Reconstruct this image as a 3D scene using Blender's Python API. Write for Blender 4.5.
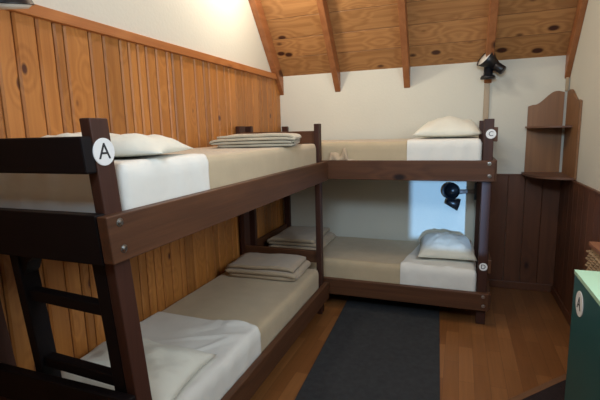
import bpy, bmesh, math, random
from mathutils import Vector, Matrix, noise
random.seed(7)
for o in list(bpy.data.objects): bpy.data.objects.remove(o)
S = bpy.context.scene
C = S.collection
PI = math.pi

# ------------------------------------------------------------------ camera
cam_d = bpy.data.cameras.new('camera'); cam = bpy.data.objects.new('camera', cam_d); C.objects.link(cam)
yaw, pitch, roll, FPX = 0.3625, -0.1611, -0.0252, 422.05
F = Vector((-math.sin(yaw)*math.cos(pitch), math.cos(yaw)*math.cos(pitch), math.sin(pitch)))
R = Vector((math.cos(yaw), math.sin(yaw), 0)); U = R.cross(F)
R2 = math.cos(roll)*R + math.sin(roll)*U; U2 = -math.sin(roll)*R + math.cos(roll)*U
M = Matrix((R2, U2, -F)).transposed().to_4x4(); M.translation = Vector((1.7458, -4.1099, 1.4585))
cam.matrix_world = M
cam_d.sensor_width = 36; cam_d.lens = FPX/600*36; cam_d.clip_start = .05
S.camera = cam
# ------------------------------------------------------------------ world, exposure
w = bpy.data.worlds.new('world'); S.world = w; w.use_nodes = True
w.node_tree.nodes['Background'].inputs[0].default_value = (.55, .72, 1, 1)
w.node_tree.nodes['Background'].inputs[1].default_value = .6
S.view_settings.view_transform = 'Standard'; S.view_settings.look = 'None'
S.view_settings.gamma = 1; S.view_settings.use_curve_mapping = False
S.view_settings.exposure = 0.04
# ------------------------------------------------------------------ lights
def lamp(name, kind, loc, energy, col, target=None, **kw):
    d = bpy.data.lights.new(name, kind); d.energy = energy; d.color = col
    for k, v in kw.items(): setattr(d, k, v)
    o = bpy.data.objects.new(name, d); C.objects.link(o); o.location = loc
    if target is not None:
        o.rotation_euler = (Vector(target)-Vector(loc)).to_track_quat('-Z', 'Y').to_euler()
    return o
lamp('wall_spot_bulb', 'POINT', (.44, -1.05, 2.78), 28, (1, .91, .76), shadow_soft_size=.05)
lamp('ridge_fill', 'POINT', (.75, -2.2, 3.8), 46, (1, .96, .88), shadow_soft_size=.30)  # added warm upper fill, no known lamp hangs there
lamp('side_window_daylight', 'AREA', (2.64, -2.75, 1.95), 25, (.84, .92, 1), target=(1.0, -2.2, 1.2), shape='RECTANGLE', size=.85, size_y=.8)
lamp('cool_fill', 'AREA', (1.55, -4.3, 2.42), 16, (.60, .80, 1), target=(1.8, 0, 1.5), shape='RECTANGLE', size=.7, size_y=.35, spread=math.radians(120))  # added cool fill under closed roof boards, no window there
lamp('near_window_daylight', 'SPOT', (3.0, -12, 2.2), 6500, (.28, .56, 1), target=(2.15, -4.8, 1.30), spot_size=2*math.atan(.36/7.2), spot_blend=.05, shadow_soft_size=.05)  # spot lamp stands in for daylight, cut by the added near opening

# ------------------------------------------------------------------ materials
def srgb(r, g, b):
    f = lambda c: (c/255/12.92) if c/255 <= .04045 else ((c/255+.055)/1.055)**2.4
    return (f(r), f(g), f(b), 1)
def mat(name, rgb, rough=.6, metal=0, nscale=0, namt=.0, bump=0, bscale=60, sheen=0, spec=.5):
    m = bpy.data.materials.new(name); m.use_nodes = True; nt = m.node_tree; b = nt.nodes['Principled BSDF']
    b.inputs['Roughness'].default_value = rough; b.inputs['Metallic'].default_value = metal
    b.inputs['Specular IOR Level'].default_value = spec
    if sheen: b.inputs['Sheen Weight'].default_value = sheen
    tc = nt.nodes.new('ShaderNodeTexCoord')
    n = nt.nodes.new('ShaderNodeTexNoise'); n.inputs['Scale'].default_value = nscale or 3; n.inputs['Detail'].default_value = 5
    nt.links.new(tc.outputs['Object'], n.inputs['Vector'])
    r = nt.nodes.new('ShaderNodeValToRGB'); c = srgb(*rgb)
    r.color_ramp.elements[0].position = .3; r.color_ramp.elements[1].position = .7
    r.color_ramp.elements[0].color = tuple(x*(1-namt) for x in c[:3])+(1,)
    r.color_ramp.elements[1].color = tuple(min(1, x*(1+namt)) for x in c[:3])+(1,)
    nt.links.new(n.outputs['Fac'], r.inputs['Fac']); nt.links.new(r.outputs['Color'], b.inputs['Base Color'])
    if bump:
        n2 = nt.nodes.new('ShaderNodeTexNoise'); n2.inputs['Scale'].default_value = bscale; n2.inputs['Detail'].default_value = 4
        nt.links.new(tc.outputs['Object'], n2.inputs['Vector'])
        bp = nt.nodes.new('ShaderNodeBump'); bp.inputs['Strength'].default_value = bump; bp.inputs['Distance'].default_value = .01
        nt.links.new(n2.outputs['Fac'], bp.inputs['Height']); nt.links.new(bp.outputs['Normal'], b.inputs['Normal'])
    return m
def wood(name, light, dark, knot, axis='Z', grain=7, knots=5, var=.25, rings=26, stretch=.06, rough=.45, knotsize=.09, contrast=1, spec=.5):
    """procedural boards: streaky grain along one axis, dark knots, tone varies per board island"""
    m = bpy.data.materials.new(name); m.use_nodes = True; nt = m.node_tree; b = nt.nodes['Principled BSDF']
    b.inputs['Roughness'].default_value = rough; b.inputs['Specular IOR Level'].default_value = spec
    N = nt.nodes.new; L = nt.links.new
    tc = N('ShaderNodeTexCoord'); geo = N('ShaderNodeNewGeometry')
    cmb = N('ShaderNodeVectorMath'); cmb.operation = 'SCALE'; cmb.inputs[0].default_value = (3.1, 5.7, 9.3)
    L(geo.outputs['Random Per Island'], cmb.inputs['Scale'])
    off = N('ShaderNodeVectorMath'); off.operation = 'ADD'; L(tc.outputs['Object'], off.inputs[0]); L(cmb.outputs[0], off.inputs[1])
    # warp the coordinates round the knots
    sq = {'X': (.55, 1, 1), 'Y': (1, .55, 1), 'Z': (1, 1, .55)}[axis]
    mk = N('ShaderNodeMapping'); mk.inputs['Scale'].default_value = tuple(s*knots for s in sq); L(off.outputs[0], mk.inputs['Vector'])
    vo = N('ShaderNodeTexVoronoi'); vo.inputs['Scale'].default_value = 1; L(mk.outputs[0], vo.inputs['Vector'])
    kr = N('ShaderNodeMapRange'); kr.inputs['From Min'].default_value = knotsize*.7; kr.inputs['From Max'].default_value = knotsize*1.1
    kr.inputs['To Min'].default_value = 1; kr.inputs['To Max'].default_value = 0; L(vo.outputs['Distance'], kr.inputs['Value'])
    warp = N('ShaderNodeMapRange'); warp.inputs['From Min'].default_value = 0; warp.inputs['From Max'].default_value = knotsize*4
    warp.inputs['To Min'].default_value = .5; warp.inputs['To Max'].default_value = 0; L(vo.outputs['Distance'], warp.inputs['Value'])
    st = {'X': (stretch, 1, 1), 'Y': (1, stretch, 1), 'Z': (1, 1, stretch)}[axis]
    mg = N('ShaderNodeMapping'); mg.inputs['Scale'].default_value = tuple(s*grain for s in st); L(off.outputs[0], mg.inputs['Vector'])
    ns = N('ShaderNodeTexNoise'); ns.inputs['Scale'].default_value = 1; ns.inputs['Detail'].default_value = 2; ns.inputs['Distortion'].default_value = .15
    L(mg.outputs[0], ns.inputs['Vector'])
    add = N('ShaderNodeMath'); add.operation = 'ADD'; L(ns.outputs['Fac'], add.inputs[0]); L(warp.outputs[0], add.inputs[1])
    mul = N('ShaderNodeMath'); mul.operation = 'MULTIPLY'; mul.inputs[1].default_value = rings; L(add.outputs[0], mul.inputs[0])
    sn = N('ShaderNodeMath'); sn.operation = 'SINE'; L(mul.outputs[0], sn.inputs[0])
    mg2 = N('ShaderNodeMapping'); mg2.inputs['Scale'].default_value = tuple(s*grain*14 for s in {'X': (.03, 1, 1), 'Y': (1, .03, 1), 'Z': (1, 1, .03)}[axis]); L(off.outputs[0], mg2.inputs['Vector'])
    fine = N('ShaderNodeTexNoise'); fine.inputs['Scale'].default_value = 1; fine.inputs['Detail'].default_value = 4; L(mg2.outputs[0], fine.inputs['Vector'])
    s1 = N('ShaderNodeMath'); s1.operation = 'MULTIPLY_ADD'; s1.inputs[1].default_value = .11*contrast; s1.inputs[2].default_value = .30; L(sn.outputs[0], s1.inputs[0])
    s2 = N('ShaderNodeMath'); s2.operation = 'MULTIPLY_ADD'; s2.inputs[1].default_value = .4; L(fine.outputs['Fac'], s2.inputs[0]); L(s1.outputs[0], s2.inputs[2])
    cr = N('ShaderNodeValToRGB'); cr.color_ramp.elements[0].color = srgb(*dark); cr.color_ramp.elements[1].color = srgb(*light)
    cr.color_ramp.elements[0].position = .1; cr.color_ramp.elements[1].position = .8; L(s2.outputs[0], cr.inputs['Fac'])
    hv = N('ShaderNodeHueSaturation'); L(cr.outputs['Color'], hv.inputs['Color'])
    mr = N('ShaderNodeMapRange'); mr.inputs['To Min'].default_value = 1-var; mr.inputs['To Max'].default_value = 1+var
    L(geo.outputs['Random Per Island'], mr.inputs['Value']); L(mr.outputs[0], hv.inputs['Value'])
    mx = N('ShaderNodeMix'); mx.data_type = 'RGBA'; L(kr.outputs[0], mx.inputs['Factor']); L(hv.outputs['Color'], mx.inputs[6]); mx.inputs[7].default_value = srgb(*knot)
    L(mx.outputs[2], b.inputs['Base Color'])
    bp = N('ShaderNodeBump'); bp.inputs['Strength'].default_value = .12; bp.inputs['Distance'].default_value = .004
    L(fine.outputs['Fac'], bp.inputs['Height']); L(bp.outputs['Normal'], b.inputs['Normal'])
    return m
PINE_L, PINE_D, PINE_K = (190, 128, 64), (146, 88, 38), (84, 42, 22)
M_pineZ = wood('pine_vertical', PINE_L, PINE_D, PINE_K, 'Z', stretch=.035, grain=7, knots=7.6, var=.17, knotsize=.125, contrast=1.0, rings=34)
M_pineY = wood('pine_lengthwise', (190, 124, 68), (152, 88, 44), PINE_K, 'Y', grain=7, knots=2, var=.05)
M_roof = wood('roof_boards', (186, 136, 84), (132, 86, 47), (66, 32, 20), 'X', stretch=.022, grain=9, knots=6.2, var=.16, knotsize=.16, contrast=1.1, rings=34)
M_raft = wood('rafter_wood', (166, 108, 66), (128, 76, 42), (70, 40, 26), 'Y', grain=7, knots=2, var=.08)
M_wains = wood('shaded_wainscot_wood', (108, 66, 42), (76, 45, 28), (44, 22, 16), 'Z', grain=6, knots=4.5, var=.08, knotsize=.12)  # pine darkened to put the bunk's shadow into the colour
DK_L, DK_D, DK_K = (102, 66, 43), (54, 33, 22), (30, 15, 12)
M_dkX = wood('dark_wood_x', DK_L, DK_D, DK_K, 'X', grain=8, knots=2.5, var=.06, rough=.5, spec=.3, contrast=.7)
M_dkY = wood('dark_wood_y', DK_L, DK_D, DK_K, 'Y', grain=8, knots=2.5, var=.06, rough=.5, spec=.3, contrast=.7)
M_dkZ = wood('dark_wood_z', (78, 47, 36), (44, 25, 19), DK_K, 'Z', grain=8, knots=2.5, var=.06, rough=.5, spec=.3, contrast=.6)
M_dkend = wood('shaded_end_wood', (22, 15, 16), (14, 10, 11), (9, 6, 6), 'X', grain=8, knots=2.5, var=.05, rough=.6, spec=.2, contrast=.6)  # dark bed wood with the shade of the unlit near end in its colour
M_shelf = wood('shelf_wood', (146, 104, 66), (112, 76, 46), (84, 48, 30), 'Z', grain=7, knots=2, var=.06)
M_batten = wood('pale_batten', (178, 158, 128), (156, 134, 104), (120, 90, 60), 'Z', grain=7, knots=.5, var=.04, knotsize=.02)
M_wall = mat('cream_plaster', (214, 212, 198), .85, nscale=2, namt=.02, bump=.15, bscale=45)
M_beige = mat('beige_cover', (188, 170, 138), .9, nscale=9, namt=.05, bump=.25, bscale=260, sheen=.2)
M_white = mat('white_sheet', (226, 224, 214), .9, nscale=7, namt=.03, bump=.3, bscale=18, sheen=.15)
M_pillow = mat('pillow_cotton', (222, 220, 204), .9, nscale=7, namt=.03, bump=.25, bscale=25, sheen=.15)
M_blank = mat('oatmeal_blanket', (192, 182, 158), .95, nscale=14, namt=.08, bump=.5, bscale=320, sheen=.3)
M_blank2 = mat('taupe_blanket', (184, 164, 136), .95, nscale=14, namt=.06, bump=.5, bscale=320, sheen=.3)
M_greysh = mat('grey_mattress_ticking', (190, 190, 184), .9, nscale=7, namt=.04, bump=.2, bscale=30)
M_rug = mat('charcoal_rug', (50, 52, 54), 1, nscale=30, namt=.18, bump=.8, bscale=420)
M_black = mat('black_lamp_metal', (20, 21, 26), .35, nscale=5, namt=.1)
M_lampw = mat('white_enamel', (226, 224, 216), .4, nscale=5, namt=.02)
M_chrome = mat('bolt_steel', (170, 170, 168), .3, metal=1, nscale=20, namt=.1)
M_stick = mat('white_sticker', (236, 236, 232), .5, nscale=5, namt=.01)
M_ink = mat('sticker_ink', (36, 38, 40), .6, nscale=5, namt=.01)
M_teal = mat('dark_teal_paint', (22, 82, 82), .5, nscale=4, namt=.05)
M_mint = mat('mint_paint', (178, 216, 184), .45, nscale=4, namt=.02)
M_mat = mat('dark_doormat', (44, 30, 30), 1, nscale=40, namt=.2, bump=.6, bscale=300)
M_matb = mat('brown_mat_border', (120, 84, 56), .9, nscale=40, namt=.1)
def floor_material():
    m = bpy.data.materials.new('floor_boards'); m.use_nodes = True; nt = m.node_tree; b = nt.nodes['Principled BSDF']
    N = nt.nodes.new; L = nt.links.new
    tc = N('ShaderNodeTexCoord'); mp = N('ShaderNodeMapping'); mp.inputs['Rotation'].default_value = (0, 0, PI/2); L(tc.outputs['Object'], mp.inputs['Vector'])
    br = N('ShaderNodeTexBrick'); br.inputs['Scale'].default_value = 1; br.inputs['Brick Width'].default_value = .42; br.inputs['Row Height'].default_value = .085
    br.inputs['Mortar Size'].default_value = .0009; br.inputs['Color1'].default_value = srgb(146, 98, 56); br.inputs['Color2'].default_value = srgb(120, 76, 40)
    br.inputs['Mortar'].default_value = srgb(84, 50, 28); br.inputs['Mortar Smooth'].default_value = .5; L(mp.outputs[0], br.inputs['Vector'])
    m2 = N('ShaderNodeMapping'); m2.inputs['Scale'].default_value = (60, 3, 60); L(tc.outputs['Object'], m2.inputs['Vector'])
    n = N('ShaderNodeTexNoise'); n.inputs['Scale'].default_value = 1; n.inputs['Detail'].default_value = 5; L(m2.outputs[0], n.inputs['Vector'])
    mr = N('ShaderNodeMapRange'); mr.inputs['To Min'].default_value = .75; mr.inputs['To Max'].default_value = 1.2; L(n.outputs['Fac'], mr.inputs['Value'])
    hv = N('ShaderNodeHueSaturation'); L(br.outputs['Color'], hv.inputs['Color']); L(mr.outputs[0], hv.inputs['Value'])
    L(hv.outputs['Color'], b.inputs['Base Color']); b.inputs['Roughness'].default_value = .38
    return m
def wicker_material():
    m = bpy.data.materials.new('woven_cane'); m.use_nodes = True; nt = m.node_tree; b = nt.nodes['Principled BSDF']
    N = nt.nodes.new; L = nt.links.new
    tc = N('ShaderNodeTexCoord'); n = N('ShaderNodeTexNoise'); n.inputs['Scale'].default_value = 40; L(tc.outputs['Object'], n.inputs['Vector'])
    r = N('ShaderNodeValToRGB'); r.color_ramp.elements[0].color = srgb(110, 84, 60); r.color_ramp.elements[1].color = srgb(186, 158, 120)
    L(n.outputs['Fac'], r.inputs['Fac']); L(r.outputs['Color'], b.inputs['Base Color']); b.inputs['Roughness'].default_value = .7
    return m
M_floor = floor_material(); M_cane = wicker_material()

# ------------------------------------------------------------------ helpers
def build(name, bm, m, parent=None, smooth=False, loc=None):
    me = bpy.data.meshes.new(name); bm.normal_update(); bm.to_mesh(me); bm.free()
    if smooth:
        for p in me.polygons: p.use_smooth = True
    me.materials.append(m)
    o = bpy.data.objects.new(name, me); C.objects.link(o)
    if parent: o.parent = parent
    if loc: o.location = loc
    return o
def tag(o, label, cat, group=None, kind=None):
    if label: o['label'] = label
    if cat: o['category'] = cat
    if group: o['group'] = group
    if kind: o['kind'] = kind
    return o
def struct(o): o['kind'] = 'structure'; return o
def thing(name, loc, label, cat, group=None):
    o = bpy.data.objects.new(name, None); C.objects.link(o); o.location = loc; o.empty_display_size = .1
    return tag(o, label, cat, group)
def box(bm, x0, x1, y0, y1, z0, z1, bev=0.0, seg=2):
    vs = [bm.verts.new((x, y, z)) for x in (x0, x1) for y in (y0, y1) for z in (z0, z1)]
    q = [(0, 1, 3, 2), (4, 6, 7, 5), (0, 4, 5, 1), (2, 3, 7, 6), (0, 2, 6, 4), (1, 5, 7, 3)]
    fs = [bm.faces.new([vs[i] for i in f]) for f in q]
    if bev:
        es = list({e for f in fs for e in f.edges})
        bmesh.ops.bevel(bm, geom=es, offset=bev, segments=seg, affect='EDGES', profile=.5)
    return bm
def nbox(*a, **k): return box(bmesh.new(), *a, **k)
def prism(bm, pts, axis, a, b):
    """polygon pts (2-D) extruded along an axis from a to b"""
    def mk(p, t):
        return {'X': (t, p[0], p[1]), 'Y': (p[0], t, p[1]), 'Z': (p[0], p[1], t)}[axis]
    v0 = [bm.verts.new(mk(p, a)) for p in pts]; v1 = [bm.verts.new(mk(p, b)) for p in pts]
    n = len(pts); bm.faces.new(v0); bm.faces.new(v1[::-1])
    for i in range(n): bm.faces.new((v0[i], v1[i], v1[(i+1) % n], v0[(i+1) % n]))
    bmesh.ops.recalc_face_normals(bm, faces=bm.faces[:]); return bm
def tube(bm, path, r, seg=12, cap=True):
    path = [Vector(p) for p in path]; rings = []
    rr = r if isinstance(r, (list, tuple)) else [r]*len(path)
    for i, p in enumerate(path):
        t = (path[min(i+1, len(path)-1)]-path[max(i-1, 0)]).normalized()
        u = t.cross(Vector((0, 0, 1)) if abs(t.z) < .9 else Vector((1, 0, 0))).normalized(); v = t.cross(u)
        rings.append([bm.verts.new(p+rr[i]*(math.cos(a)*u+math.sin(a)*v)) for a in [2*PI*k/seg for k in range(seg)]])
    for a, b in zip(rings, rings[1:]):
        for k in range(seg): bm.faces.new((a[k], a[(k+1) % seg], b[(k+1) % seg], b[k]))
    if cap: bm.faces.new(rings[0][::-1]); bm.faces.new(rings[-1])
    bmesh.ops.recalc_face_normals(bm, faces=bm.faces[:]); return bm
def lathe(bm, prof, seg=28, mtx=None):
    """prof = (radius, height) pairs along local Z"""
    rings = []
    for r, z in prof:
        rings.append([bm.verts.new((r*math.cos(2*PI*k/seg), r*math.sin(2*PI*k/seg), z)) for k in range(seg)])
    for a, b in zip(rings, rings[1:]):
        for k in range(seg): bm.faces.new((a[k], a[(k+1) % seg], b[(k+1) % seg], b[k]))
    vs = [v for r in rings for v in r]
    if prof[0][0] > 1e-4 and prof[0] != prof[-1]: bm.faces.new(rings[0][::-1])
    if prof[-1][0] > 1e-4 and prof[0] != prof[-1]: bm.faces.new(rings[-1])
    if mtx is not None: bmesh.ops.transform(bm, matrix=mtx, verts=vs)
    bmesh.ops.recalc_face_normals(bm, faces=bm.faces[:]); return bm
def aim(loc, d):
    q = Vector(d).normalized().to_track_quat('Z', 'Y'); m = q.to_matrix().to_4x4(); m.translation = Vector(loc); return m
def fbm(x, y, z=0, s=1): return noise.fractal(Vector((x*s, y*s, z*s)), 1, 2, 4)
def sstep(a, b, x):
    t = max(0, min(1, (x-a)/(b-a))); return t*t*(3-2*t)

# ------------------------------------------------------------------ room shell
XW, YN = 2.57, -4.8; ZR, SL = 2.015, .906; YR = -2.4; ZRIDGE = ZR-YR*math.tan(SL)
struct(build('floor', nbox(-.1, XW+.1, YN-.1, .1, -.06, 0), M_floor))
def gable(x0, x1):
    return prism(bmesh.new(), [(0.0, 0), (YN, 0), (YN, ZR), (YR, ZRIDGE), (0, ZR)], 'X', x0, x1)
struct(build('wall_left', gable(-.1, -.02), M_wall))
def roofz(y): return ZR+(-y if y > YR else y-YN)*math.tan(SL)
bm = bmesh.new(); SY0, SY1, SZ0, SZ1 = -3.2, -2.3, 1.5, 2.4
prism(bm, [(0.0, 0), (SY1, 0), (SY1, roofz(SY1)), (0, ZR)], 'X', XW, XW+.1)
prism(bm, [(SY0, 0), (YN, 0), (YN, ZR), (SY0, roofz(SY0))], 'X', XW, XW+.1)
prism(bm, [(SY1, 0), (SY0, 0), (SY0, SZ0), (SY1, SZ0)], 'X', XW, XW+.1)
prism(bm, [(SY1, SZ1), (SY0, SZ1), (SY0, roofz(SY0)), (YR, ZRIDGE), (SY1, roofz(SY1))], 'X', XW, XW+.1)
struct(build('wall_right', bm, M_wall))
struct(build('wall_back', nbox(-.1, XW+.1, 0, .1, 0, ZR+.05), M_wall))
bm = bmesh.new(); WX0, WX1, WZ0, WZ1 = 1.968, 2.352, 1.102, 1.504
box(bm, -.1, WX0, YN-.1, YN, 0, ZR); box(bm, WX1, XW+.1, YN-.1, YN, 0, ZR); box(bm, WX0, WX1, YN-.1, YN, 0, WZ0); box(bm, WX0, WX1, YN-.1, YN, WZ1, ZR)
struct(build('wall_near', bm, M_wall))
bm = bmesh.new()
for a in ((WX0, WX0+.03, WZ0, WZ1), (WX1-.03, WX1, WZ0, WZ1), (WX0+.03, WX1-.03, WZ0, WZ0+.03), (WX0+.03, WX1-.03, WZ1-.03, WZ1)):
    box(bm, a[0], a[1], YN-.08, YN-.02, a[2], a[3], .004)
struct(build('added_window_1', bm, M_dkZ))  # frame of an unseen opening, added and sized to shape the blue beam
bm = bmesh.new()
for a in ((SY0, SY0+.03, SZ0, SZ1), (SY1-.03, SY1, SZ0, SZ1), (SY0+.03, SY1-.03, SZ0, SZ0+.03), (SY0+.03, SY1-.03, SZ1-.03, SZ1)):
    box(bm, XW+.01, XW+.06, a[0], a[1], a[2], a[3], .004)
struct(build('added_window_2', bm, M_dkZ))  # frame of an unseen opening, added as a source for the side daylight
# sloped board ceiling, two pitches; each board an island
bm = bmesh.new(); LEN = -YR/math.cos(SL); edges = [-.02, .2, .392, .585, .78]
while edges[-1] < LEN: edges.append(edges[-1]+.19)
edges[-1] = LEN
for side in (0, 1):
    for i, (a, b) in enumerate(zip(edges, edges[1:])):
        cs, sn = math.cos(SL), math.sin(SL)
        def pt(t, n):
            y, z = -t*cs+n*sn, ZR+t*sn+n*cs
            return (y, z) if not side else (YN-y, z)
        g = .002
        prism(bm, [pt(a+g, .02), pt(a+g, .0015), pt(a+g+.0015, 0), pt(b-g-.0015, 0), pt(b-g, .0015), pt(b-g, .02)], 'X', -.1, XW+.1)
    prism(bm, [pt(-.02, .018), pt(LEN, .018), pt(LEN, .05), pt(-.02, .05)], 'X', -.1, XW+.1)
struct(build('ceiling', bm, M_roof))
def rafter(x0, x1, yend=0.0, dep=.116):
    bm = bmesh.new(); cs, sn = math.cos(SL), math.sin(SL)
    dv = dep/cs
    prism(bm, [(yend, ZR-yend*math.tan(SL)-dv), (yend, ZR-yend*math.tan(SL)), (YR+.0, ZRIDGE), (YR, ZRIDGE-dv)], 'X', x0, x1)
    bmesh.ops.bevel(bm, geom=[e for e in bm.edges], offset=.003, segments=1, affect='EDGES')
    return bm
for i, (a, b) in enumerate(((-.02, .04), (.585, .640), (1.245, 1.30), (1.925, 1.985), (2.53, 2.569))):
    struct(build('trim_%d' % (i+1), rafter(a, b, -.001), M_raft))
# left wall pine boards (real bevelled boards, one mesh)
seams = [-4.79]
while seams[-1] < -3.05: seams.append(seams[-1]+(.115 if len(seams) % 3 else .062))
seams[-1] = -2.985
seams += [-2.885, -2.80, -2.695, -2.61, -2.555, -2.41, -2.32, -2.205, -2.14, -2.07, -2.0, -1.91, -1.81, -1.755, -1.66, -1.51, -1.40, -1.33, -1.22, -1.11, -1.04, -.93, -.82, -.75, -.63, -.51, -.44, -.32, -.20, -.12, -.001]
bm = bmesh.new(); ZT = 1.975
for a, b in zip(seams, seams[1:]):
    g = .003; c = .009
    prism(bm, [(-.02, a+g), (-.007, a+g), (0, a+g+c), (0, b-g-c), (-.007, b-g), (-.02, b-g)], 'Z', 0.001, ZT)
struct(build('trim_7', bm, M_pineZ))
struct(build('trim_8', nbox(-.02, .022, YN+.01, -.001, ZT, 2.026, .003), M_pineY))
# right-hand wainscot: boards on back wall and right wall, capped
bm = bmesh.new(); x = 2.02
while x < XW-.01:
    x1 = min(x+.135, XW-.001); prism(bm, [(x+.001, -.001), (x+.001, -.012), (x+.004, -.015), (x1-.004, -.015), (x1-.001, -.012), (x1-.001, -.001)], 'Z', .001, 1.03); x = x1
struct(build('trim_9', bm, M_wains))
bm = bmesh.new(); y = YN+.01
while y < -.03:
    y1 = min(y+.135, -.017); prism(bm, [(XW-.001, y+.001), (XW-.012, y+.001), (XW-.015, y+.004), (XW-.015, y1-.004), (XW-.012, y1-.001), (XW-.001, y1-.001)], 'Z', .001, 1.03); y = y1
struct(build('trim_10', bm, M_wains))
bm = nbox(2.015, XW-.002, -.024, -.001, 1.03, 1.045, .002); box(bm, XW-.024, XW-.001, YN+.01, -.025, 1.03, 1.045, .002)
struct(build('trim_11', bm, M_wains))
bm = nbox(2.02, XW-.03, -.028, -.016, .001, .07, .003); box(bm, XW-.028, XW-.016, YN+.02, -.03, .001, .07, .003)
struct(build('baseboard_right', bm, M_wains))
struct(build('trim_12', nbox(1.928, 1.972, -.018, -.001, .02, 1.83, .003), M_batten))
struct(build('trim_13', nbox(XW-.03, XW-.008, -.02, -.001, 1.73, 1.84, .002), M_batten))

# ------------------------------------------------------------------ bunk beds
def letter(ch, size, parent, loc, rot, m):
    cu = bpy.data.curves.new('letter', 'FONT'); cu.body = ch; cu.size = size; cu.align_x = 'CENTER'; cu.align_y = 'CENTER'; cu.extrude = .0005
    o = bpy.data.objects.new('tmp', cu); C.objects.link(o); dg = bpy.context.evaluated_depsgraph_get()
    me = bpy.data.meshes.new_from_object(o.evaluated_get(dg)); bpy.data.objects.remove(o)
    me.materials.clear(); me.materials.append(m)
    q = bpy.data.objects.new('letter', me); C.objects.link(q); q.parent = parent; q.location = loc; q.rotation_euler = rot
    return q
def sticker(ch, loc, facing, r, parent, size):
    d = {'X': (1, 0, 0), '-Y': (0, -1, 0), '-X': (-1, 0, 0)}[facing]
    s = build('letter_sign', lathe(bmesh.new(), [(r, 0), (r, .0022), (r-.0012, .003)], 36, aim((0, 0, 0), d)), M_stick, parent, loc=loc)
    rot = {'X': (PI/2, 0, PI/2), '-Y': (PI/2, 0, 0), '-X': (PI/2, 0, -PI/2)}[facing]
    letter(ch, size, s, tuple(Vector(d)*.0036), rot, M_ink)
    return s
def bolt(parent, loc, d, r=.011):
    o = build('bolt', lathe(bmesh.new(), [(r*1.5, 0), (r*1.5, .0015), (r, .002), (r, .005), (r*.7, .0075)], 14, aim((0, 0, 0), d)), M_chrome, parent, loc=loc, smooth=False)
    return o
ZT_, ZB_ = 1.2256, 1.078; LT_, LB_ = .2542, .1227; ZP = 1.512
def slats(parent, x0, x1, y0, y1, z, along):
    bm = bmesh.new(); n = 12
    for i in range(n):
        if along == 'Y':
            c = y0+(y1-y0)*(i+.5)/n; box(bm, x0, x1, c-.035, c+.035, z-.018, z, .002)
        else:
            c = x0+(x1-x0)*(i+.5)/n; box(bm, c-.035, c+.035, y0, y1, z-.018, z, .002)
    return build('bed_slats', bm, M_dkX, parent)

# --- bunk along the left wall
B1 = thing('bunk_bed', (.4, -2.1, 0), 'dark brown wooden bunk bed with a ladder along the pine plank wall, marked A', 'bunk bed')
def P1(name, bm, m, smooth=False):
    for v in bm.verts:
        if v.co.y < -3.0: v.co.y += .084*(1.512-v.co.z)
        v.co -= Vector((.4, -2.1, 0))
    return build(name, bm, m, B1, smooth)
b1o = Vector((.4, -2.1, 0))
for (x0, x1) in ((.715, .755), (.03, .07)):
    for (y0, y1) in ((-3.175, -3.105), (-1.065, -1.0) if x0 > .5 else (-1.03, -.93)):
        P1('post', nbox(x0, x1, y0, y1, 0.002, ZP, .004), M_dkZ)
for z0, z1 in ((ZB_, ZT_), (LB_, LT_)):
    r = P1('side_rail', nbox(.756, .795, -3.212, -.99, z0, z1, .004), M_dkY)
    for yy in (-3.142,):
        for zb in (z1-.024, z0+.04): bolt(r, tuple(Vector((.795, -3.164+.084*(1.512-zb), zb))-b1o), (1, 0, 0), .009)
    P1('side_rail', nbox(.008, .029, -3.175, -.99, z0, z1, .004), M_dkY)
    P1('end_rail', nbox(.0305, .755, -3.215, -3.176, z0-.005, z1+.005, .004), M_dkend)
    P1('end_rail', nbox(.0705, .7145, -1.035, -1.0, z0, z1, .004), M_dkX)
    slats_o = slats(B1, .0285-.4, .7565-.4, -3.05+2.1, -1.08+2.1, z1-.07, 'Y')
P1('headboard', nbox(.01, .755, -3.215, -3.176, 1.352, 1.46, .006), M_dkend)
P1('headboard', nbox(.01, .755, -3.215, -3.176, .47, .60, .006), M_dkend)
P1('footboard', nbox(.0705, .7145, -1.035, -1.0, 1.36, 1.46, .004), M_dkX)
P1('footboard', nbox(.0705, .7145, -1.035, -1.0, .42, .515, .004), M_dkX)
# ladder
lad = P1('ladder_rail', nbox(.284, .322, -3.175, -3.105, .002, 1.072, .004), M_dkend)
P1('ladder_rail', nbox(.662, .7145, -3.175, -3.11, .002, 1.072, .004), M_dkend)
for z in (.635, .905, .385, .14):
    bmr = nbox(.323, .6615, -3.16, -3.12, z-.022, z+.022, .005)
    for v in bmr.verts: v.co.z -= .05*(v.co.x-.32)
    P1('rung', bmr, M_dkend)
bm = bmesh.new(); pts = [(.309, 1.072)]
for k in range(9):
    a = k/8*PI/2; pts.append((.309+.11*math.cos(a)*0+.11*(1-math.sin(a)), 1.072-.075*(1-math.cos(a)) if k else 1.072))
pts = [(.323, 1.072), (.41, 1.072), (.385, 1.055), (.357, 1.035), (.338, 1.0), (.323, .985)]
P1('ladder_bracket', prism(bm, pts, 'Y', -3.165, -3.11), M_dkend)
sticker('A', tuple(Vector((.755, -3.1335, 1.413))-b1o), 'X', .041, B1, .068)

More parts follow.
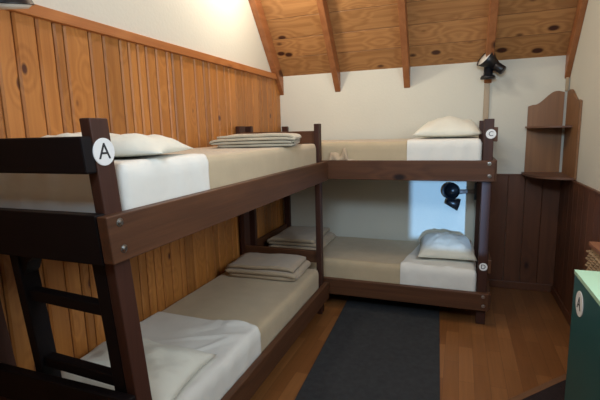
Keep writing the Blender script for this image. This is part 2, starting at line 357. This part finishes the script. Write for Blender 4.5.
# --- bunk along the back wall
B2 = thing('bunk_bed', (1.0, -.45, 0), 'dark brown wooden bunk bed against the back wall, marked C and D', 'bunk bed')
b2o = Vector((1.0, -.45, 0))
def P2(name, bm, m):
    for v in bm.verts: v.co -= b2o
    return build(name, bm, m, B2)
for (x0, x1) in ((1.90, 1.965), (.03, .09)):
    P2('post', nbox(x0, x1, -.871, -.831, .002, ZP, .004), M_dkZ)
    P2('post', nbox(x0, x1, -.062, -.02, .002, ZP, .004), M_dkZ)
for z0, z1 in ((ZB_, ZT_), (LB_, LT_)):
    r = P2('side_rail', nbox(.03, 1.98, -.912, -.872, z0, z1, .004), M_dkX)
    bolt(r, tuple(Vector((1.942, -.912, z1-.022))-b2o), (0, -1, 0), .009); bolt(r, tuple(Vector((1.946, -.912, z0+.04))-b2o), (0, -1, 0), .009)
    P2('side_rail', nbox(.0905, 1.8995, -.062, -.022, z0, z1, .004), M_dkX)
    P2('end_rail', nbox(1.966, 1.995, -.871, -.022, z0, z1, .004), M_dkY)
    P2('end_rail', nbox(.0305, .0595, -.83, -.063, z0, z1, .004), M_dkY)
    slats(B2, .095-1, 1.895-1, -.8715+.45, -.0625+.45, z1-.07, 'X')
P2('headboard', nbox(1.966, 1.99, -.871, -.022, 1.355, 1.455, .004), M_dkY)
P2('headboard', nbox(1.966, 1.99, -.871, -.022, .40, .50, .004), M_dkY)
P2('footboard', nbox(.0305, .0595, -.83, -.063, 1.36, 1.455, .004), M_dkY)
P2('footboard', nbox(.0305, .0595, -.83, -.063, .40, .495, .004), M_dkY)
sticker('C', tuple(Vector((1.946, -.8725, 1.408))-b2o), '-Y', .033, B2, .046)
sticker('D', tuple(Vector((1.936, -.872, .448))-b2o), '-Y', .029, B2, .046)

# ------------------------------------------------------------------ bedding
def softbox(x0, x1, y0, y1, z0, z1, r=.03, amp=.004, nx=40, ny=80, seed=0, crown=.01):
    """mattress: rounded box with gentle lumps"""
    bm = bmesh.new(); cx, cy, cz = (x0+x1)/2, (y0+y1)/2, (z0+z1)/2; hx, hy, hz = (x1-x0)/2, (y1-y0)/2, (z1-z0)/2
    nz = 6
    def grid(f, a, b):
        vs = [[bm.verts.new(f(i/a*2-1, j/b*2-1)) for j in range(b+1)] for i in range(a+1)]
        for i in range(a):
            for j in range(b): bm.faces.new((vs[i][j], vs[i+1][j], vs[i+1][j+1], vs[i][j+1]))
    grid(lambda u, v: (u*hx, v*hy, hz), nx, ny); grid(lambda u, v: (u*hx, v*hy, -hz), nx, ny)
    grid(lambda u, v: (hx, u*hy, v*hz), ny, nz); grid(lambda u, v: (-hx, u*hy, v*hz), ny, nz)
    grid(lambda u, v: (u*hx, hy, v*hz), nx, nz); grid(lambda u, v: (u*hx, -hy, v*hz), nx, nz)
    bmesh.ops.remove_doubles(bm, verts=bm.verts[:], dist=1e-5)
    for v in bm.verts:
        c = v.co.copy(); i = Vector((max(-hx+r, min(hx-r, c.x)), max(-hy+r, min(hy-r, c.y)), max(-hz+r, min(hz-r, c.z))))
        d = c-i
        if d.length > 1e-6: c = i+d.normalized()*r
        e = (1-(c.x/hx)**2)*(1-(c.y/hy)**2)
        if c.z > 0: c.z += crown*e*0 + amp*fbm(c.x+seed, c.y, seed, 3)
        c.x += amp*.5*fbm(c.y+seed, c.z*3, 3, 4)*(1 if abs(c.x) > hx-r else 0)
        v.co = c+Vector((cx, cy, cz))
    bmesh.ops.recalc_face_normals(bm, faces=bm.faces[:]); return bm
def drape(prof_fn, s0, s1, ns, npf, thick=.004):
    """cloth: prof_fn(s, t) -> point; a sheet with its own thickness"""
    bm = bmesh.new(); g = [[bm.verts.new(prof_fn(s0+(s1-s0)*i/ns, j/npf)) for j in range(npf+1)] for i in range(ns+1)]
    for i in range(ns):
        for j in range(npf): bm.faces.new((g[i][j], g[i+1][j], g[i+1][j+1], g[i][j+1]))
    bmesh.ops.recalc_face_normals(bm, faces=bm.faces[:])
    return bm
def thicken(o, t, off=1):
    md = o.modifiers.new('thickness', 'SOLIDIFY'); md.thickness = t; md.offset = off; return o
def path_point(pts, t):
    ls = [(pts[i+1]-pts[i]).length for i in range(len(pts)-1)]; T = sum(ls)*t
    for i, l in enumerate(ls):
        if T <= l or i == len(ls)-1: return pts[i].lerp(pts[i+1], min(1, T/l))
        T -= l
def arcpath(half, top, r, drop_a, drop_b, n=6):
    """cross-section over a slab: down side a, over the top, down side b. (u, z), u from -half to half"""
    P = [Vector((-half, top-drop_a))]
    for k in range(n+1):
        a = PI-k/n*PI/2; P.append(Vector((-half+r+r*math.cos(a), top-r+r*math.sin(a))))
    for k in range(n+1):
        a = PI/2-k/n*PI/2; P.append(Vector((half-r+r*math.cos(a), top-r+r*math.sin(a))))
    P.append(Vector((half, top-drop_b))); return P
def pillow(name, loc, L, W, H, rz, tilt, m, label, cat='pillow', seed=0, tx=0, flop=0, group=None):
    bm = bmesh.new(); n = 36
    def f(u, v, sgn):
        x = u*L/2; y = v*W/2
        # pinched edges between the corners
        x *= 1-.07*(1-v*v)*abs(u)**3*1; y *= 1-.08*(1-u*u)*abs(v)**3
        h = (max(0, 1-abs(u)**2.8)**.6)*(max(0, 1-abs(v)**2.8)**.6)
        z = sgn*H/2*h*(1.0 if sgn > 0 else .22)
        if sgn > 0: z += h*.022*fbm(u*1.3+seed, v*1.3, seed, 1.5)+.006*math.sin(9*u+4*v+seed)*h*abs(fbm(u, v, seed+4, 2))
        z += flop*u*abs(u)
        return (x, y, z+H*.11)
    for sgn in (1, -1):
        g = [[bm.verts.new(f(i/n*2-1, j/n*2-1, sgn)) for j in range(n+1)] for i in range(n+1)]
        for i in range(n):
            for j in range(n): bm.faces.new((g[i][j], g[i+1][j], g[i+1][j+1], g[i][j+1]))
    bmesh.ops.remove_doubles(bm, verts=bm.verts[:], dist=5e-4)
    bmesh.ops.recalc_face_normals(bm, faces=bm.faces[:])
    o = build(name, bm, m, None, True); o.location = loc; o.rotation_euler = (tx, tilt, rz)
    return tag(o, label, cat, group)
def folded(name, loc, L, W, H, layers, rz, m, label, seed=0, tilt=(0, 0), group=None, cat='blanket', sag=.0, skew=0):
    """folded blanket: one ribbon folded to and fro in the local x-z plane, layers stacked, running along local y"""
    t = H/layers; r = t*.5; P = []
    for k in range(layers):
        z = t*(k+.5); ext = W/2-.012*((k*7+seed) % 3)
        xs = [(-ext+r*1.2)+(2*(ext-r*1.2))*i/14 for i in range(15)]
        if k % 2: xs = xs[::-1]
        for x in xs: P.append(Vector((x, z)))
        if k < layers-1:
            e = xs[-1]; sg = 1 if e > 0 else -1
            for q in range(1, 5):
                a = -PI/2+PI*q/5; P.append(Vector((e+sg*t*.75*math.cos(a), z+t/2+t/2*math.sin(a))))
    bm = bmesh.new(); ny = 30; half = t*.40
    cols = []
    for j in range(ny+1):
        v = j/ny*2-1; ring_a, ring_b = [], []
        for i, p in enumerate(P):
            d = (P[min(i+1, len(P)-1)]-P[max(i-1, 0)]).normalized(); nrm = Vector((-d.y, d.x))
            for sg, ring in ((1, ring_a), (-1, ring_b)):
                q = p+nrm*half*sg
                lay = int(p.y/t)
                y = v*(L/2-.012*((lay*5+seed) % 3))+skew*q.x
                hh = q.y/H
                z = q.y*(1+.10*fbm(q.x*3+seed, y*3, seed, 1)) - sag*hh*(abs(v)**4) - .18*H*hh*(abs(q.x)/(W/2))**6
                ring.append(bm.verts.new((q.x+.006*fbm(y*4, lay, seed), y+.008*fbm(q.x*5, lay*2.3, seed), max(z, .001))))
        cols.append((ring_a, ring_b))
    for j in range(ny):
        for s in (0, 1):
            a, b = cols[j][s], cols[j+1][s]
            for i in range(len(P)-1): bm.faces.new((a[i], a[i+1], b[i+1], b[i]))
        for i in (0, len(P)-1):
            bm.faces.new((cols[j][0][i], cols[j+1][0][i], cols[j+1][1][i], cols[j][1][i]))
    for j in (0, ny):
        for i in range(len(P)-1): bm.faces.new((cols[j][0][i], cols[j][0][i+1], cols[j][1][i+1], cols[j][1][i]))
    bmesh.ops.recalc_face_normals(bm, faces=bm.faces[:])
    o = build(name, bm, m, None, True); o.location = loc; o.rotation_euler = (tilt[0], tilt[1], rz)
    return tag(o, label, cat, group)

# mattresses
TA = 1.366; TB = .388; TC = 1.368; TD = .405
ZS = ZT_-.07; ZSL = LT_-.07
def mattress(x0, x1, y0, y1, z0, z1, label, seed):
    c = ((x0+x1)/2, (y0+y1)/2, z0)
    o = build('mattress', softbox(x0-c[0], x1-c[0], y0-c[1], y1-c[1], 0, z1-z0, seed=seed), M_beige, None, True, loc=c)
    return tag(o, label, 'mattress')
DA = (.041, .742, -3.055, -1.072, ZS+.001, TA); DB = (.041, .742, -2.985, -1.072, ZSL+.001, TB)
DC = (.098, 1.888, -.858, -.078, ZS+.001, TC); DD = (.098, 1.888, -.858, -.078, ZSL+.001, TD)
mattress(*DA, 'beige covered mattress on the upper bunk marked A beside the plank wall', 1)
mattress(*DB, 'beige covered mattress on the lower bunk behind the ladder', 2)
mattress(*DC, 'beige covered mattress on the upper bunk marked C by the back wall', 3)
mattress(*DD, 'beige covered mattress on the lower bunk marked D by the back wall', 4)
def sheet(D, co, no, label, seed, rest=(0, 0), side=.005, top=.012, m=M_white, ruck=.010, zlow=None):
    """cloth over part of a mattress: the half beyond a cutting plane, with rucks and folds"""
    x0, x1, y0, y1, z0, z1 = D; g = .0055
    bm = softbox(x0-g, x1+g, y0-g, y1+g, z0+.02, z1+g+.001, r=.032, amp=0, nx=70 if x1-x0 < 1 else 200, ny=200 if y1-y0 > 1 else 90)
    bmesh.ops.bisect_plane(bm, geom=bm.verts[:]+bm.edges[:]+bm.faces[:], plane_co=co, plane_no=no, clear_outer=True)
    zl = zlow if zlow else z0+.05
    bmesh.ops.bisect_plane(bm, geom=bm.verts[:]+bm.edges[:]+bm.faces[:], plane_co=(0, 0, zl), plane_no=(0, 0, -1), clear_outer=True)
    bm.normal_update(); cut = Vector(co); nn = Vector(no).normalized()
    for v in bm.verts:
        n = v.normal.copy(); p = v.co
        a = max(0, noise.noise(Vector((p.x*4+seed, p.y*4, seed))))
        w1 = p.x*.8+p.y*.6; w2 = -p.x*.6+p.y*.8; k1 = abs(noise.noise(Vector((w1*2.2+seed, w2*8, 1.2)))); k2 = abs(noise.noise(Vector((w2*2+seed, w1*7, 5.2))))
        lump = top*a*1.2+ruck*(max(0, 1-k1*5)*sstep(-.3, .3, noise.noise(Vector((p.x*2, p.y*2, seed+9))))+.6*max(0, 1-k2*5)*sstep(0, .4, noise.noise(Vector((p.x*3, p.y*3, seed+19)))))
        lump *= .04+.96*sstep(.26, .36, math.hypot(p.x-rest[0], p.y-rest[1]))
        if n.z > .5: v.co += Vector((0, 0, lump+.0006))
        else: v.co += n*side*(.5+.5*math.sin(40*(p.x+p.y)+6*noise.noise(p*3)+seed))
    bmesh.ops.recalc_face_normals(bm, faces=bm.faces[:]); bmesh.ops.solidify(bm, geom=bm.faces[:], thickness=.0012)
    bmesh.ops.recalc_face_normals(bm, faces=bm.faces[:])
    return tag(build('sheet', bm, m, None, True), label, 'sheet')
sheet(DA, (.75, -2.565, 1.3), (.05, 1, 0), 'white sheet over the ladder end of the upper bunk marked A', 3, (.41, -2.79), top=.004, ruck=.004, zlow=ZT_-.02)
sheet(DB, (.75, -2.155, .3), (.02, 1, 0), 'white rumpled sheet over the ladder end of the lower bunk by the plank wall', 8, (.40, -2.80), top=.018, ruck=.020, zlow=LT_-.02)
sheet(DC, (1.378, -.86, 1.3), (-1, 0, 0), 'white sheet over the right end of the upper bunk marked C', 5, (1.66, -.42), top=.003, ruck=.003, zlow=ZT_-.02)
sheet(DD, (1.341, -.86, .3), (-1, .14, 0), 'white sheet over the right end of the lower bunk marked D', 6, (1.665, -.43), top=.008, ruck=.008, zlow=LT_-.02)

pillow('pillow', (.41, -2.79, TA+.0115), .62, .44, .15, .34, 0, M_pillow, 'white pillow on the upper bunk marked A beside the plank wall', seed=1)
pillow('pillow', (.41, -2.76, TB+.013), .62, .44, .17, .10, 0, M_pillow, 'white pillow on the lower bunk behind the ladder', seed=5)
pillow('pillow', (1.66, -.42, TC+.0115), .50, .56, .25, -.05, 0, M_pillow, 'white pillow on the upper bunk marked C at the back wall', seed=9)
pillow('pillow', (1.665, -.43, TD+.012), .45, .60, .24, .05, 0, M_pillow, 'white pillow on the lower bunk marked D below the wall lamp', seed=13)
folded('folded_blanket', (.49, -1.53, TA+.003), .50, .53, .080, 4, .28, M_blank, 'oatmeal blanket folded flat on the upper bunk marked A at its far end', seed=2)
folded('folded_blanket', (.39, -1.27, TB+.003), .36, .57, .105, 3, .04, M_blank2, 'taupe blanket folded on the far end of the lower bunk beside the plank wall', seed=4)
folded('folded_blanket', (.37, -.46, TD+.003), .52, .50, .11, 3, .0, M_blank2, 'taupe blanket folded on the left end of the lower bunk marked D', seed=6)

# bunched cover on top of the rail of bunk C
bm = bmesh.new(); n = 26
def bunch(u, v):
    x = .785+u*.20; h = .088*(math.exp(-((u-.10)/.20)**4)*.62+math.exp(-((u-.56)/.19)**4)*1.0)+.006
    z = ZT_+.002+v*h; y = -.902+.030*v*v+.008*math.sin(14*u+3*v)
    return (x+.02*v*math.sin(5*u), y, z)
g = [[bm.verts.new(bunch(i/n, j/12)) for j in range(13)] for i in range(n+1)]
for i in range(n):
    for j in range(12): bm.faces.new((g[i][j], g[i+1][j], g[i+1][j+1], g[i][j+1]))
g2 = [[bm.verts.new((bunch(i/n, j/12)[0], min(-.866, bunch(i/n, j/12)[1]+.022*(1-j/12)+.004), bunch(i/n, j/12)[2])) for j in range(13)] for i in range(n+1)]
for i in range(n):
    for j in range(12): bm.faces.new((g2[i][j], g2[i][j+1], g2[i+1][j+1], g2[i+1][j]))
    bm.faces.new((g[i][12], g[i+1][12], g2[i+1][12], g2[i][12])); bm.faces.new((g[i][0], g2[i][0], g2[i+1][0], g[i+1][0]))
for a in (0, n):
    for j in range(12): bm.faces.new((g[a][j], g[a][j+1], g2[a][j+1], g2[a][j]))
bmesh.ops.recalc_face_normals(bm, faces=bm.faces[:])
tag(build('bunched_cover', bm, M_blank2, None, True), 'brownish bunched end of a cover on the rail of the upper bunk marked C', 'cover')

# ------------------------------------------------------------------ wall lamps (black spotlights)
def spot(name, parent_loc, label, axis, parts):
    pass
L1 = thing('wall_spotlight', (1.95, -.02, 1.885), 'black adjustable spotlight on the pale batten above the bunk marked C', 'wall lamp')
def lp(root, name, bm, m, base, smooth=True, parent=None):
    for v in bm.verts: v.co -= Vector(base)
    return build(name, bm, m, parent or root, smooth)
b = (1.95, -.02, 1.885)
lp(L1, 'wall_mount', lathe(bmesh.new(), [(.050, 0), (.050, .012), (.042, .024), (.030, .028), (.030, .11), (.024, .12)], 28, aim((1.95, -.075, 1.862), (0, 0, 1))), M_black, b)
lp(L1, 'mount_arm', tube(bmesh.new(), [(1.95, -.016, 1.90), (1.95, -.06, 1.90)], .014), M_black, b)
d = Vector((-.72, -.33, .60)).normalized(); hc = Vector((1.962, -.085, 1.975))
hd = lp(L1, 'lamp_shade', lathe(bmesh.new(), [(.001, -.075), (.026, -.072), (.034, -.05), (.042, -.01), (.072, .055), (.069, .056), (.040, -.006), (.030, -.040), (.001, -.045)], 32, aim(hc, d)), M_black, b)
lp(L1, 'lamp_bulb', lathe(bmesh.new(), [(.001, -.02), (.035, .0), (.058, .040), (.066, .051), (.03, .056), (.001, .057)], 28, aim(hc, d)), M_lampw, b, parent=hd)
lp(L1, 'switch_housing', lathe(bmesh.new(), [(.001, -.045), (.026, -.045), (.030, -.04), (.030, .04), (.026, .045), (.001, .045)], 24, aim((2.012, -.09, 1.935), (.62, -.25, -.5))), M_black, b)

L2 = thing('wall_spotlight', (1.86, -.06, .905), 'black adjustable spotlight beside the post above the lower bunk marked D', 'wall lamp')
b = (1.86, -.06, .905)
lp(L2, 'wall_mount', nbox(1.8805, 1.8995, -.082, -.02, .845, .975, .004), M_black, b, False)
lp(L2, 'mount_arm', tube(bmesh.new(), [(1.882, -.06, .91), (1.84, -.075, .912), (1.80, -.10, .912), (1.76, -.12, .912)], [.020, .016, .016, .022]), mat('grey_lamp_arm', (120, 112, 108), .5, nscale=5, namt=.05), b)
hc = Vector((1.715, -.14, .925))
hd = lp(L2, 'lamp_shade', lathe(bmesh.new(), [(.001, -.07), (.03, -.065), (.045, -.04), (.060, .0), (.068, .04), (.064, .042), (.056, .0), (.001, -.02)], 32, aim(hc, (-.25, -.95, .05))), M_black, b)
lp(L2, 'lamp_bulb', lathe(bmesh.new(), [(.001, -.018), (.045, .0), (.054, .022), (.001, .034)], 28, aim(hc, (-.25, -.95, .05))), M_black, b, parent=hd)
lp(L2, 'socket_cone', lathe(bmesh.new(), [(.001, 0), (.022, 0), (.028, .02), (.050, .10), (.001, .105)], 24, aim((1.672, -.13, .835), (.85, -.05, -.22))), M_black, b)
L2.scale = (1.12, 1.12, 1.12); L2.location.z = .882
L3 = thing('ceiling_spotlight', (.23, -3.02, 1.96), 'black spotlight with a white rim hanging at the top left corner', 'lamp')
b = (.23, -3.02, 1.96)
dd = Vector((-.12, .20, -.97)).normalized()
hd = lp(L3, 'lamp_shade', lathe(bmesh.new(), [(.001, -.15), (.035, -.145), (.050, -.11), (.075, -.05), (.105, .03), (.1065, .034), (.101, .034), (.070, -.045), (.03, -.09), (.001, -.10)], 40, aim((.235, -3.02, 1.955), dd)), M_black, b)
lp(L3, 'lamp_bulb', lathe(bmesh.new(), [(.001, -.085), (.04, -.07), (.085, .010), (.100, .032), (.085, .046), (.001, .052)], 36, aim((.235, -3.02, 1.955), dd)), M_lampw, b, parent=hd)
lp(L3, 'lamp_stem', tube(bmesh.new(), [(.22, -3.02, 2.12), (.19, -3.02, 2.18), (.10, -3.02, 2.20), (-.0185, -3.02, 2.20)], .012), M_black, b)
lp(L3, 'wall_mount', lathe(bmesh.new(), [(.001, 0), (.045, 0), (.045, .015), (.03, .025), (.001, .026)], 24, aim((-.0195, -3.02, 2.20), (1, 0, 0))), M_black, b)

L1.scale = (1.2, 1.2, 1.2)
# ------------------------------------------------------------------ corner shelf
CS = thing('corner_shelf', (2.4, -.02, 1.046), 'brown wooden corner shelf with scalloped back panels on the right above the wainscot', 'shelf')
b = (2.4, -.02, 1.046)
def scallop(a, c, z0, zl, zh, n=24):
    """panel outline from outer edge a to corner edge c: low shoulder, rising to a crest"""
    P = [(a, z0), (a, zl)]
    for k in range(1, n+1):
        t = k/n; z = zl+.012*min(1, t*8)+(zh-zl-.012)*sstep(.18, .78, t); P.append((a+(c-a)*t, z-.012*max(0, (t-.85)/.15)))
    P.append((c, z0)); return P
lp(CS, 'back_panel', prism(bmesh.new(), scallop(2.277, 2.538, 1.052, 1.618, 1.735), 'Y', -.016, -.002), M_shelf, b, False)
lp(CS, 'back_panel', prism(bmesh.new(), scallop(-.46, -.03, 1.052, 1.628, 1.735), 'X', XW-.016, XW-.002), M_shelf, b, False)
def quarter(ax, ay, z0, z1):
    P = [(XW-.0165, -.0165)]
    for k in range(17):
        a = k/16*PI/2; P.append((XW-.0165-ax*math.cos(a)**.8, -.0165-ay*math.sin(a)**.8))
    return prism(bmesh.new(), P, 'Z', z0, z1)
lp(CS, 'shelf_board', quarter(.30, .43, 1.036+.01, 1.064), mat('shelf_board_brown', (110, 76, 56), .5, nscale=8, namt=.08), b, False)
lp(CS, 'shelf_board', quarter(.29, .26, 1.438, 1.452), bpy.data.materials['shelf_board_brown'], b, False)

# ------------------------------------------------------------------ floor things
RG = nbox(-.378, .378, -1.75, .78, 0, .010, .003)
for v in RG.verts: v.co.x += 0
rug = build('rug', RG, M_rug, None, False, (1.28, -1.20, .001)); rug.rotation_euler = (0, 0, .046)
tag(rug, 'long charcoal grey rug on the wooden floor between the bunks', 'rug')
A_ = Vector((1.93, -1.905)); B_ = Vector((2.375, -1.423)); dn = Vector((B_.y-A_.y, -(B_.x-A_.x))).normalized()
DM = thing('doormat', (2.1, -1.8, .001), 'dark mat with a light brown edge on the floor beside the green cabinet', 'mat')
def mpoly(o0, o1, z1):
    a, c, d2, e = A_+dn*o0, B_+dn*o0, B_+dn*o1, A_+dn*o1
    return prism(bmesh.new(), [(p.x-2.1, p.y+1.8) for p in (a, c, d2, e)], 'Z', 0, z1)
build('mat_border', mpoly(0, .035, .006), M_matb, DM); build('mat_pile', mpoly(.0352, .25, .005), M_mat, DM)

CB = thing('cabinet', (2.39, -2.45, .007), 'dark green cabinet with a pale mint top and a round A sign', 'cabinet')
def cb(name, bm, m, parent=None):
    for v in bm.verts: v.co -= Vector((2.39, -2.45, .007))
    return build(name, bm, m, parent or CB)
HC = .85
cb('body', nbox(2.222, 2.552, -2.82, -2.092, .04, HC-.018, .002), M_teal)
cb('plinth', nbox(2.24, 2.55, -2.80, -2.11, .007, .04), M_teal)
cb('top', nbox(2.22, 2.553, -2.823, -2.09, HC-.018, HC, .0015), M_mint)
for yy in (-2.822,):
    cb('door', nbox(2.235, 2.54, -2.838, -2.8235, .06, HC-.03, .002), M_teal)
sticker('A', (2.2215-2.39, -2.205+2.45, .735), '-X', .052, CB, .074)
HP = thing('wicker_hamper', (2.47, -1.82, .007), 'woven wicker hamper with a brown lid behind the green cabinet', 'basket')
def hp(name, bm, m):
    for v in bm.verts: v.co -= Vector((2.47, -1.82, .007))
    return build(name, bm, m, HP)
hx0, hx1, hy0, hy1 = 2.385, 2.548, -2.03, -1.64
bm = nbox(hx0+.006, hx1-.006, hy0+.006, hy1-.006, .007, .845)
per = [(hx0, hy0), (hx1, hy0), (hx1, hy1), (hx0, hy1)]
zz = .02; row = 0
def around(s):
    s = s % 4; i = int(s); f = s-i; a, c = Vector(per[i]), Vector(per[(i+1) % 4]); return a.lerp(c, f), (i)
while zz < .83:
    path = []; n = 64
    for k in range(n):
        p, side = around(k/n*4); nrm = [Vector((0, -1)), Vector((1, 0)), Vector((0, 1)), Vector((-1, 0))][side]
        q = p+nrm*.003*math.sin(PI*(k+row)); q += nrm*(.007 if (k+row) % 2 else -.004)
        path.append((q.x, q.y, zz))
    path.append(path[0]); tube(bm, path, ( .0085), 6, False); zz += .0185; row += 1
hp('basket_body', bm, M_cane)
hp('lid', nbox(hx0-.006, hx1+.006, hy0-.006, hy1+.006, .846, .868, .004), mat('hamper_lid', (140, 92, 62), .6, nscale=10, namt=.1))
# small white tag hanging at the corner post behind the bunk
tag(build('paper_tag', nbox(-.012, .012, -.002, .002, -.045, .045, .0008), M_lampw, None, False, (.075, -.0645-.0, 1.0)), 'small white tag hanging under the upper bunk rail in the far left corner', 'tag')
